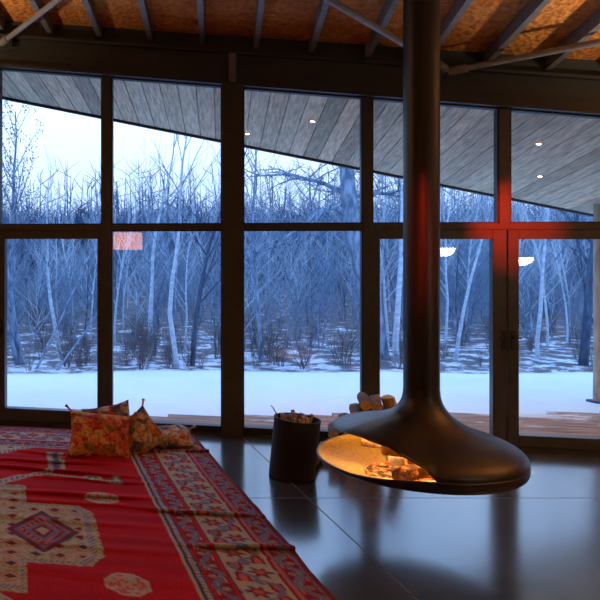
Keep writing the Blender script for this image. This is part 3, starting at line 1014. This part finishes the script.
RIDGES = [(.58, .08, .20, .026, .036, .10), (.95, 1.35, .5, .022, .05, -.08), (1.18, 1.5, .6, .026, .045, .06), (1.42, 1.6, .8, .030, .045, -.05), (1.62, 1.2, .5, .022, .04, .04),
          (1.95, 1.3, .55, .028, .045, .03), (2.18, .45, .42, .028, .04, -.04), (2.14, 1.3, .6, .018, .05, .05), (2.75, .28, .38, .032, .045, .05), (2.5, 1.6, .8, .014, .06, 0), (2.9, 1.7, .9, .012, .07, 0)]
RIDGES = [(a, b, c_, d * 1.05, e * .8, f) for a, b, c_, d, e, f in RIDGES]

RED = (.40, .008, .018); DRED = (.20, .012, .018); CREAM = (.34, .36, .29); PINK = (.44, .12, .11); NAVY = (.045, .05, .10); GREY = (.36, .35, .34); OLIVE = (.27, .27, .15); BLUE = (.13, .16, .26); BRN = (.10, .04, .03)


def hsh(a, b):
    return (math.sin(a * 127.1 + b * 311.7) * 43758.5453) % 1.0


def motif_floral(a, b, period, wdt, ground, c1, c2, c3):
    """repeat along b with rosettes and a winding vine; a is -1..1 across the band"""
    ph = b / period
    i = math.floor(ph); f = ph - i - .5
    y = f * period; x = a * wdt / 2
    side = .16 * wdt * (1 if i % 2 else -1)
    ang = math.atan2(y, x - side); rr = math.hypot(x - side, y * 1.05)
    pet = .30 * wdt * (.75 + .25 * math.cos(6 * ang))
    if rr < pet * .38: return c3
    if rr < pet * .75: return c1
    if rr < pet * .95: return c2
    vine = .34 * wdt * math.sin(2 * PI * ph * .5 + .6)
    if abs(x - vine) < .018 + .008 * math.sin(b * 60): return c2
    lx, ly = x + side * 1.7, (abs(f) - .36) * period
    if (lx / (.15 * wdt)) ** 2 + (ly / (.09)) ** 2 < 1: return c1 if (lx / (.08 * wdt)) ** 2 + (ly / (.05)) ** 2 > 1 else c3
    if (x + side * .2) ** 2 / (.1 * wdt) ** 2 + ((abs(f) - .47) * period / .03) ** 2 < 1: return c2
    return ground


def octa(dx, dy, r):
    return max(abs(dx), abs(dy), (abs(dx) + abs(dy)) * .72) / r


def rug_col(u, v):
    um = min(u, RW - u); e = min(um, v, RL - v)            # distance in from the nearest edge
    along = v if um <= min(v, RL - v) else u
    if e < .015: return BRN
    if e < .035: return DRED
    if e < .05: return BLUE
    if e < .165: return motif_floral((e - .1075) / .0575, along, .16, .115, DRED, OLIVE, BLUE, RED)
    if e < .18: return BLUE
    if e < .195: return PINK
    if e < .215: return DRED
    if e < .50: return motif_floral((e - .3575) / .1425, along, .25, .285, CREAM, DRED, BLUE, PINK)
    if e < .515: return NAVY
    if e < .535: return RED
    if e < .645: return motif_floral((e - .59) / .055, along, .15, .11, DRED, CREAM, BLUE, RED)
    if e < .66: return RED
    if e < .672: return NAVY
    if e < .705: return GREY if (along * 28) % 1 < .6 else BLUE
    if e < .725: return NAVY
    if e < .745: return CREAM
    # field
    ax = u - RW / 2 ; x = abs(ax); y = v - 2.72             # symmetric about both axes
    ay = abs(y)
    jag = .035 * abs(((x + ay) * 9) % 1 - .5)

    # stepped central medallion: a wide hexagon with stems up and down
    hm = max(ay / .52, x / .82 + max(0, ay / .52 - .65) * .30)
    stem = max(x / .33, ay / .90)
    md = min(hm, stem) + jag
    if md < 1.0:
        if md > .955: return CREAM if ((x - ay) * 16) % 1 < .5 else OLIVE
        if md > .90: return BLUE if ((x * 1.3 + ay) * 22) % 1 < .55 else GREY
        if md > .875: return CREAM
        # lobes with a dark diamond
        dx, dy = x - .44, ay
        dd = abs(dx) / .25 + dy / .36
        if dd < 1:
            if dd > .9: return NAVY
            if dd > .78: return DRED
            if dd > .66: return BLUE
            if dd > .5: return PINK if (dx * 20 + dy * 10) % 1 < .5 else DRED
            if dd > .34: return BLUE
            if dd > .2: return DRED
            return CREAM
        gx, gy = (ax * 6.5) % 1 - .5, (y * 6.5) % 1 - .5
        j = hsh(math.floor(ax * 6.5), math.floor(y * 6.5))
        if abs(gx) + abs(gy) * 1.2 < .27: return [DRED, DRED, NAVY, BRN][int(j * 4)]
        if j > .55 and abs(abs(gx) + abs(gy) - .42) < .05: return PINK
        return CREAM if (hsh(math.floor(ax * 40), math.floor(y * 40)) < .7) else OLIVE
    # outline chevron of the pendant bands
    t = ay - (.83 + .84 * x)
    if x < .56 and abs(t) < .06: return GREY if (x * 22) % 1 < .5 else (BLUE if abs(t) < .03 else CREAM)
    if abs(x - .60) < .075 and 1.32 < ay < 1.84:
        q = (ay * 18) % 1
        if abs(abs(x - .60) - .055) < .012: return CREAM
        return NAVY if abs(x - .60) < .022 and q < .7 else (GREY if q < .5 else BLUE)
    t = ay - (1.205 - .23 * (x - .54))
    if .50 < x < 1.09 and abs(t) < .026: return GREY if (x * 30) % 1 < .7 else BLUE
    if abs(x - 1.075) < .036 and 1.05 < ay < 1.24: return CREAM if abs(x - 1.075) < .014 else BLUE
    # pendants growing in from the end borders
    pend = x / .42 + max(0, 1.975 - ay) / .36
    if pend + jag < 1.0:
        if pend + jag > .80: return BLUE if (x * 24) % 1 < .5 else CREAM
        gx, gy = (ax * 8) % 1 - .5, (y * 8) % 1 - .5
        return DRED if abs(gx) + abs(gy) < .25 else CREAM
    # small octagon rosettes floating on the red
    for (ox, oy, r, kind) in ((.885, 1.17, .075, 0), (.905, .70, .125, 1)):
        o_ = octa(x - ox, ay - oy, r)
        if o_ < 1:
            if kind == 0: return CREAM if o_ > .75 else (OLIVE if o_ > .5 else (NAVY if o_ > .22 else CREAM))
            return GREY if o_ > .85 or hsh(math.floor(ax * 45), math.floor(y * 45)) > .45 else PINK
    # fields: abrash, the weave's own uneven dye
    k = .85 + .25 * noise.noise(Vector((u * .6, v * 9, 4))) + .10 * (hsh(math.floor(u * 90), math.floor(v * 160)) - .5)
    return tuple(c_ * k for c_ in RED)


NU, NV = 400, 640
rv, rc = [], []
for j in range(NV + 1):
    v = RL * j / NV
    for i in range(NU + 1):
        u = RW * (i / NU)
        wv = .012 * noise.noise(Vector((u * 2, v * 2.3, 7)))
        edge = .018 * noise.noise(Vector((0, v * 2.1, 1))) * math.exp(-u * 3)
        hz, sh = rug_h(u, v)
        p = C0 + EU * (u + edge) + EV * (v + wv + sh)
        rv.append((p.x, p.y, hz))
        c_ = rug_col(u + .006 * noise.noise(Vector((u * 14, v * 14, 0))), v + .006 * noise.noise(Vector((u * 14, v * 14, 8))))
        rc.append(c_)
rf = [(j * (NU + 1) + i + 1, j * (NU + 1) + i, (j + 1) * (NU + 1) + i, (j + 1) * (NU + 1) + i + 1) for j in range(NV) for i in range(NU)]
rug_mb = MB().add(rv, rf)


def m_rug():
    m, nt, b, out = mat('knotted_wool')
    at = N(nt, 'ShaderNodeAttribute'); at.attribute_name = 'dye'
    v = coords(nt)
    n = N(nt, 'ShaderNodeTexNoise', Scale=110, Detail=3); nt.links.new(v, n.inputs['Vector'])
    g = ramp(nt, n.outputs['Fac'], [(.3, (.7, .7, .7)), (.7, (1.15, 1.15, 1.15))])
    mx = N(nt, 'ShaderNodeMix', data_type='RGBA', blend_type='MULTIPLY'); mx.inputs[0].default_value = 1
    nt.links.new(at.outputs['Color'], mx.inputs[6]); nt.links.new(g, mx.inputs[7]); nt.links.new(mx.outputs[2], b.inputs['Base Color'])
    b.inputs['Roughness'].default_value = .95; b.inputs['Specular IOR Level'].default_value = .1
    bump(nt, n.outputs['Fac'], b, .4, .004)
    return m


M_rug = m_rug()
rug = obj('rug', rug_mb, M_rug, smooth=True, sharp=0)
ca = rug.data.color_attributes.new('dye', 'FLOAT_COLOR', 'POINT')
flat = []
for c_ in rc: flat += [c_[0], c_[1], c_[2], 1.0]
ca.data.foreach_set('color', flat)
sm = rug.modifiers.new('pile', 'SOLIDIFY'); sm.thickness = .007; sm.offset = -1
tag(rug, 'red wrinkled knotted rug with a cream medallion and floral borders', 'rug')


# ------------------------------------------------------------------ cushions
def m_cushion(name, stops, scale):
    m, nt, b, out = mat(name)
    v = coords(nt)
    vo = N(nt, 'ShaderNodeTexVoronoi', Scale=scale); nt.links.new(v, vo.inputs['Vector'])
    sp = N(nt, 'ShaderNodeSeparateColor'); nt.links.new(vo.outputs['Color'], sp.inputs[0])
    col = ramp(nt, sp.outputs[0], stops, 'CONSTANT')
    n = N(nt, 'ShaderNodeTexNoise', Scale=scale * 2.2, Detail=4); nt.links.new(v, n.inputs['Vector'])
    c2 = ramp(nt, n.outputs['Fac'], [(.40, (.35, .22, .2)), (.52, (1, 1, 1)), (.66, (1.1, .9, .6))])
    mx = N(nt, 'ShaderNodeMix', data_type='RGBA', blend_type='MULTIPLY'); mx.inputs[0].default_value = .8
    nt.links.new(col, mx.inputs[6]); nt.links.new(c2, mx.inputs[7]); nt.links.new(mx.outputs[2], b.inputs['Base Color'])
    b.inputs['Roughness'].default_value = .9; b.inputs['Specular IOR Level'].default_value = .2
    bump(nt, n.outputs['Fac'], b, .3, .01)
    return m


M_cA = m_cushion('orange_patchwork', [(0, (.46, .10, .03)), (.22, (.50, .24, .05)), (.42, (.36, .05, .03)), (.58, (.50, .32, .14)), (.74, (.22, .14, .04)), (.88, (.50, .16, .10))], 17)
M_cB = m_cushion('grey_red_patchwork', [(0, (.10, .10, .13)), (.3, (.42, .05, .06)), (.45, (.30, .30, .35)), (.65, (.16, .15, .2)), (.85, (.5, .45, .42))], 14)
M_cC = m_cushion('cream_grey_patchwork', [(0, (.30, .28, .27)), (.25, (.50, .26, .06)), (.45, (.12, .11, .13)), (.6, (.46, .42, .34)), (.8, (.40, .16, .05))], 15)
M_tas = noisy('cream_tassel', (.45, .33, .24), (.6, .46, .36), rough=.9)
M_tasr = noisy('red_tassel', (.35, .08, .05), (.45, .14, .08), rough=.9)


def cushion_mb(w, h, t, seed, n=26):
    R_ = random.Random(seed); mb = MB()
    for sgn in (1, -1):
        vs = []
        for j in range(n + 1):
            for i in range(n + 1):
                a, b = 2 * i / n - 1, 2 * j / n - 1
                px_ = a * (1 - .10 * (1 - b * b) ** 1 * abs(a) ** 3) ; py_ = b * (1 - .10 * (1 - a * a) * abs(b) ** 3)
                q = max(0, (1 - a * a) * (1 - b * b)) ** .42
                z = t * .5 * q * (1 + .18 * noise.noise(Vector((a * 1.8 + seed, b * 1.8, sgn * 2))))
                vs.append((px_ * w / 2, py_ * h / 2, sgn * z + .02 * noise.noise(Vector((a * 1.2, b * 1.2, seed)))))
        fs = [(j * (n + 1) + i, j * (n + 1) + i + 1, (j + 1) * (n + 1) + i + 1, (j + 1) * (n + 1) + i) for j in range(n) for i in range(n)]
        if sgn < 0: fs = [tuple(reversed(f)) for f in fs]
        mb.add(vs, fs)
    return mb


def cushion(loc, rot, w, h, t, m, label, seed, mt, tassels=((-1, -1), (1, -1), (1, 1), (-1, 1))):
    Mx = Matrix.Translation(loc) @ Matrix.Rotation(rot[2], 4, 'Z') @ Matrix.Rotation(rot[0], 4, 'X') @ Matrix.Rotation(rot[1], 4, 'Z')
    e = empty('cushion', Mx, label, 'cushion', 'patchwork cushions on the rug')
    o = obj('cover', cushion_mb(w, h, t, seed), m, e, smooth=True, sharp=0)
    for a, b in tassels:
        ts = MB(); p = Vector((a * w / 2 * .97, b * h / 2 * .97, 0)); q = p + Vector((a * .045, b * .045, 0))
        ts.tube([p, p.lerp(q, .3), p.lerp(q, .5), q], [.008, .011, .008, .016], 8)
        obj('tassel', ts, mt, e, smooth=True)
    return e


cushion((.27, 6.74, .175), (math.radians(48), math.radians(-9), math.radians(8)), .58, .46, .20, M_cA, 'orange and red floral cushion leaning at the front of the cushion heap', 3, M_tasr)
cushion((.37, 7.00, .175), (math.radians(55), math.radians(14), math.radians(-8)), .46, .48, .16, M_cB, 'grey and red cushion standing at the back of the cushion heap', 8, M_tasr, ())
cushion((.63, 6.88, .15), (math.radians(58), math.radians(40), math.radians(-10)), .40, .40, .17, M_cC, 'grey and orange cushion propped on one corner with its tip up', 12, M_tas, ((1, 1), (-1, 1)))
cushion((.94, 7.02, .085), (math.radians(12), math.radians(10), math.radians(-14)), .42, .36, .15, M_cC, 'mottled cushion lying flat at the right end of the cushion heap', 17, M_tas)

# ------------------------------------------------------------------ lamps seen as reflections in the panes, then added uplighters and red spots
M_opal = emit('opal_glass', (1, .84, .62), 26)
M_shade = emit('orange_paper_shade', (1, .36, .10), 9)
M_red = emit('added_red_glass', (1, .05, .02), 25)


def pendant(s, d, z, r, label):
    zc = ceil_z(s, d)
    e = empty('pendant_lamp', FR @ Matrix.Translation((s, d, zc)), label, 'lamp', 'opal pendant lamps')
    b = MB(); pr = [(r * math.sin(a), -r * .8 * math.cos(a)) for a in [i / 10 * PI / 2 for i in range(11)]]
    pr[0] = (.0005, pr[0][1])
    b.lathe(pr + [(r * .94, .0), (r * .9, -.01), (.0005, -.02)], 32, (0, 0, z - zc), caps=False); obj('lamp_shade', b, M_opal, e, smooth=True)
    c_ = MB(); c_.tube([(0, 0, z - zc - .02), (0, 0, -.02)], .005, 6); obj('cord', c_, M_cord, e)
    c_ = MB(); c_.lathe([(.05, -.03), (.055, -.025), (.055, -.0)], 20); obj('ceiling_rose', c_, M_cord, e, smooth=True)
    L = bpy.data.lights.new('pendant_uplight', 'SPOT'); L.energy = 150; L.color = (1, .78, .54); L.spot_size = 2.6; L.spot_blend = .8; L.shadow_soft_size = .1
    o = bpy.data.objects.new('pendant_uplight', L); link(o); o.matrix_world = FR @ Matrix.Translation((s, d, z + .03)) @ Matrix.Rotation(PI, 4, 'X')
    return e


pendant(6.99, -5.57, 1.64, .17, 'opal bowl pendant lamp nearer the right wall, reflected in the right-hand door')
pendant(5.77, -5.32, 1.79, .17, 'opal bowl pendant lamp nearer the fireplace, reflected beside the flue pipe')

e = empty('floor_lamp', FR @ Matrix.Translation((.31, -8.3, 0)), 'floor lamp with a box shaped orange paper shade, reflected in the left window', 'lamp')
q = MB(); q.box(-.32, .32, -.09, .09, 1.70, 2.07); obj('lamp_shade', q, M_shade, e, bevel=.02)
q = MB(); q.tube([(0, 0, .02), (0, 0, 1.70)], .012, 8); obj('pole', q, M_cord, e)
q = MB(); q.lathe([(.16, 0), (.16, .015), (.02, .03)], 28); obj('base', q, M_cord, e, smooth=True)


def add_ceiling_wash(s, d, en, label):  # unseen floor lamp, added to wash the ceiling with warm light
    e = empty('added_uplighter', FR @ Matrix.Translation((s, d, 0)), label, 'lamp', 'added uplighter lamps')
    q = MB(); q.lathe([(.15, 0), (.15, .015), (.02, .03)], 28); obj('base', q, M_cord, e, smooth=True)
    q = MB(); q.tube([(0, 0, .02), (0, 0, 1.78)], .012, 8); obj('pole', q, M_cord, e)
    q = MB(); q.lathe([(.02, 1.76), (.10, 1.80), (.15, 1.88), (.145, 1.88), (.095, 1.81), (.0005, 1.78)], 28, caps=False); obj('lamp_shade', q, M_cord, e, smooth=True)
    L = bpy.data.lights.new('added_uplight', 'SPOT'); L.energy = en; L.color = (1, .78, .52); L.spot_size = 2.4; L.spot_blend = .9; L.shadow_soft_size = .08
    o = bpy.data.objects.new('added_uplight', L); link(o); o.matrix_world = FR @ Matrix.Translation((s, d, 1.86)) @ Matrix.Rotation(PI, 4, 'X')


add_ceiling_wash(-2.4, -2.6, 1700, 'black uplighter added to light the ceiling, by the left wall, out to the side of the rug')
add_ceiling_wash(7.2, -2.4, 1500, 'black uplighter added to light the ceiling, to the right of the doors')
add_ceiling_wash(3.6, -9.2, 420, 'black uplighter added to light the ceiling, standing behind the viewer')

# unseen red spotlights, added to tint the door post and the flue
def added_red_spot(loc, target, size, en, label):
    d = (Vector(target) - Vector(loc)).normalized()
    rot = d.to_track_quat('-Z', 'Y').to_matrix().to_4x4()
    Mx = Matrix.Translation(loc) @ rot
    e = empty('added_red_spotlight', Mx, label, 'spotlight', 'added red spotlights')
    q = MB(); q.lathe([(.05, -.10), (.052, .0), (.05, .14), (.03, .17)], 20, caps=False); obj('housing', q, M_cord, e, smooth=True)
    q = MB(); q.lathe([(.0005, -.002), (.042, -.001), (.042, .001)], 20, caps=False); obj('lens', q, M_red, e, smooth=True)
    q = MB(); q.tube([(0, 0, .1), (0, .1, .12), (0, .25, .12)], .008, 6); obj('bracket', q, M_cord, e)
    L = bpy.data.lights.new('red_beam', 'SPOT'); L.energy = en; L.color = (1, .03, .01); L.spot_size = size; L.spot_blend = 1.0; L.shadow_soft_size = .02
    o = bpy.data.objects.new('red_beam', L); link(o); o.matrix_world = Mx @ Matrix.Translation((0, 0, -.02))


added_red_spot((3.4, 2.4, 3.3), (4.12, 6.9, 2.05), math.radians(12), 2600, 'small added red spotlight tinting the meeting post of the doors')
added_red_spot((1.5, 1.8, 3.3), (2.31, 4.88, 1.93), math.radians(16), 600, 'small added red spotlight tinting the flue pipe')

# ------------------------------------------------------------------ sky
w = bpy.data.worlds.new('dusk_sky'); sc.world = w; w.use_nodes = True
nt = w.node_tree
bg = nt.nodes['Background']
tc = N(nt, 'ShaderNodeTexCoord'); sx = N(nt, 'ShaderNodeSeparateXYZ'); nt.links.new(tc.outputs['Generated'], sx.inputs[0])
nz = N(nt, 'ShaderNodeTexNoise', Scale=2.5, Detail=4); nt.links.new(tc.outputs['Generated'], nz.inputs['Vector'])
ad = N(nt, 'ShaderNodeMath', operation='MULTIPLY_ADD'); ad.inputs[1].default_value = .10; nt.links.new(nz.outputs['Fac'], ad.inputs[0]); nt.links.new(sx.outputs[2], ad.inputs[2])
sky = ramp(nt, ad.outputs[0], [(.0, (.60, .95, 1.6)), (.10, (.92, 1.25, 1.85)), (.22, (1.2, 1.55, 2.2)), (.45, (.95, 1.55, 2.7)), (1, (.7, 1.32, 2.8))])
nt.links.new(sky, bg.inputs['Color']); bg.inputs['Strength'].default_value = 1.0

# ------------------------------------------------------------------ camera
cam = bpy.data.cameras.new('camera'); co = bpy.data.objects.new('camera', cam); link(co)
co.location = (0, 0, 1.95); co.rotation_euler = (PI / 2, 0, 0)
cam.sensor_width = 36; cam.lens = 45; cam.shift_x = (300 - 70) / 600; cam.shift_y = (238 - 300) / 600
cam.clip_start = .05; cam.clip_end = 300
sc.camera = co
sc.view_settings.view_transform = 'Standard'; sc.view_settings.look = 'None'; sc.view_settings.gamma = 1; sc.view_settings.exposure = 0
sc.view_settings.use_curve_mapping = False
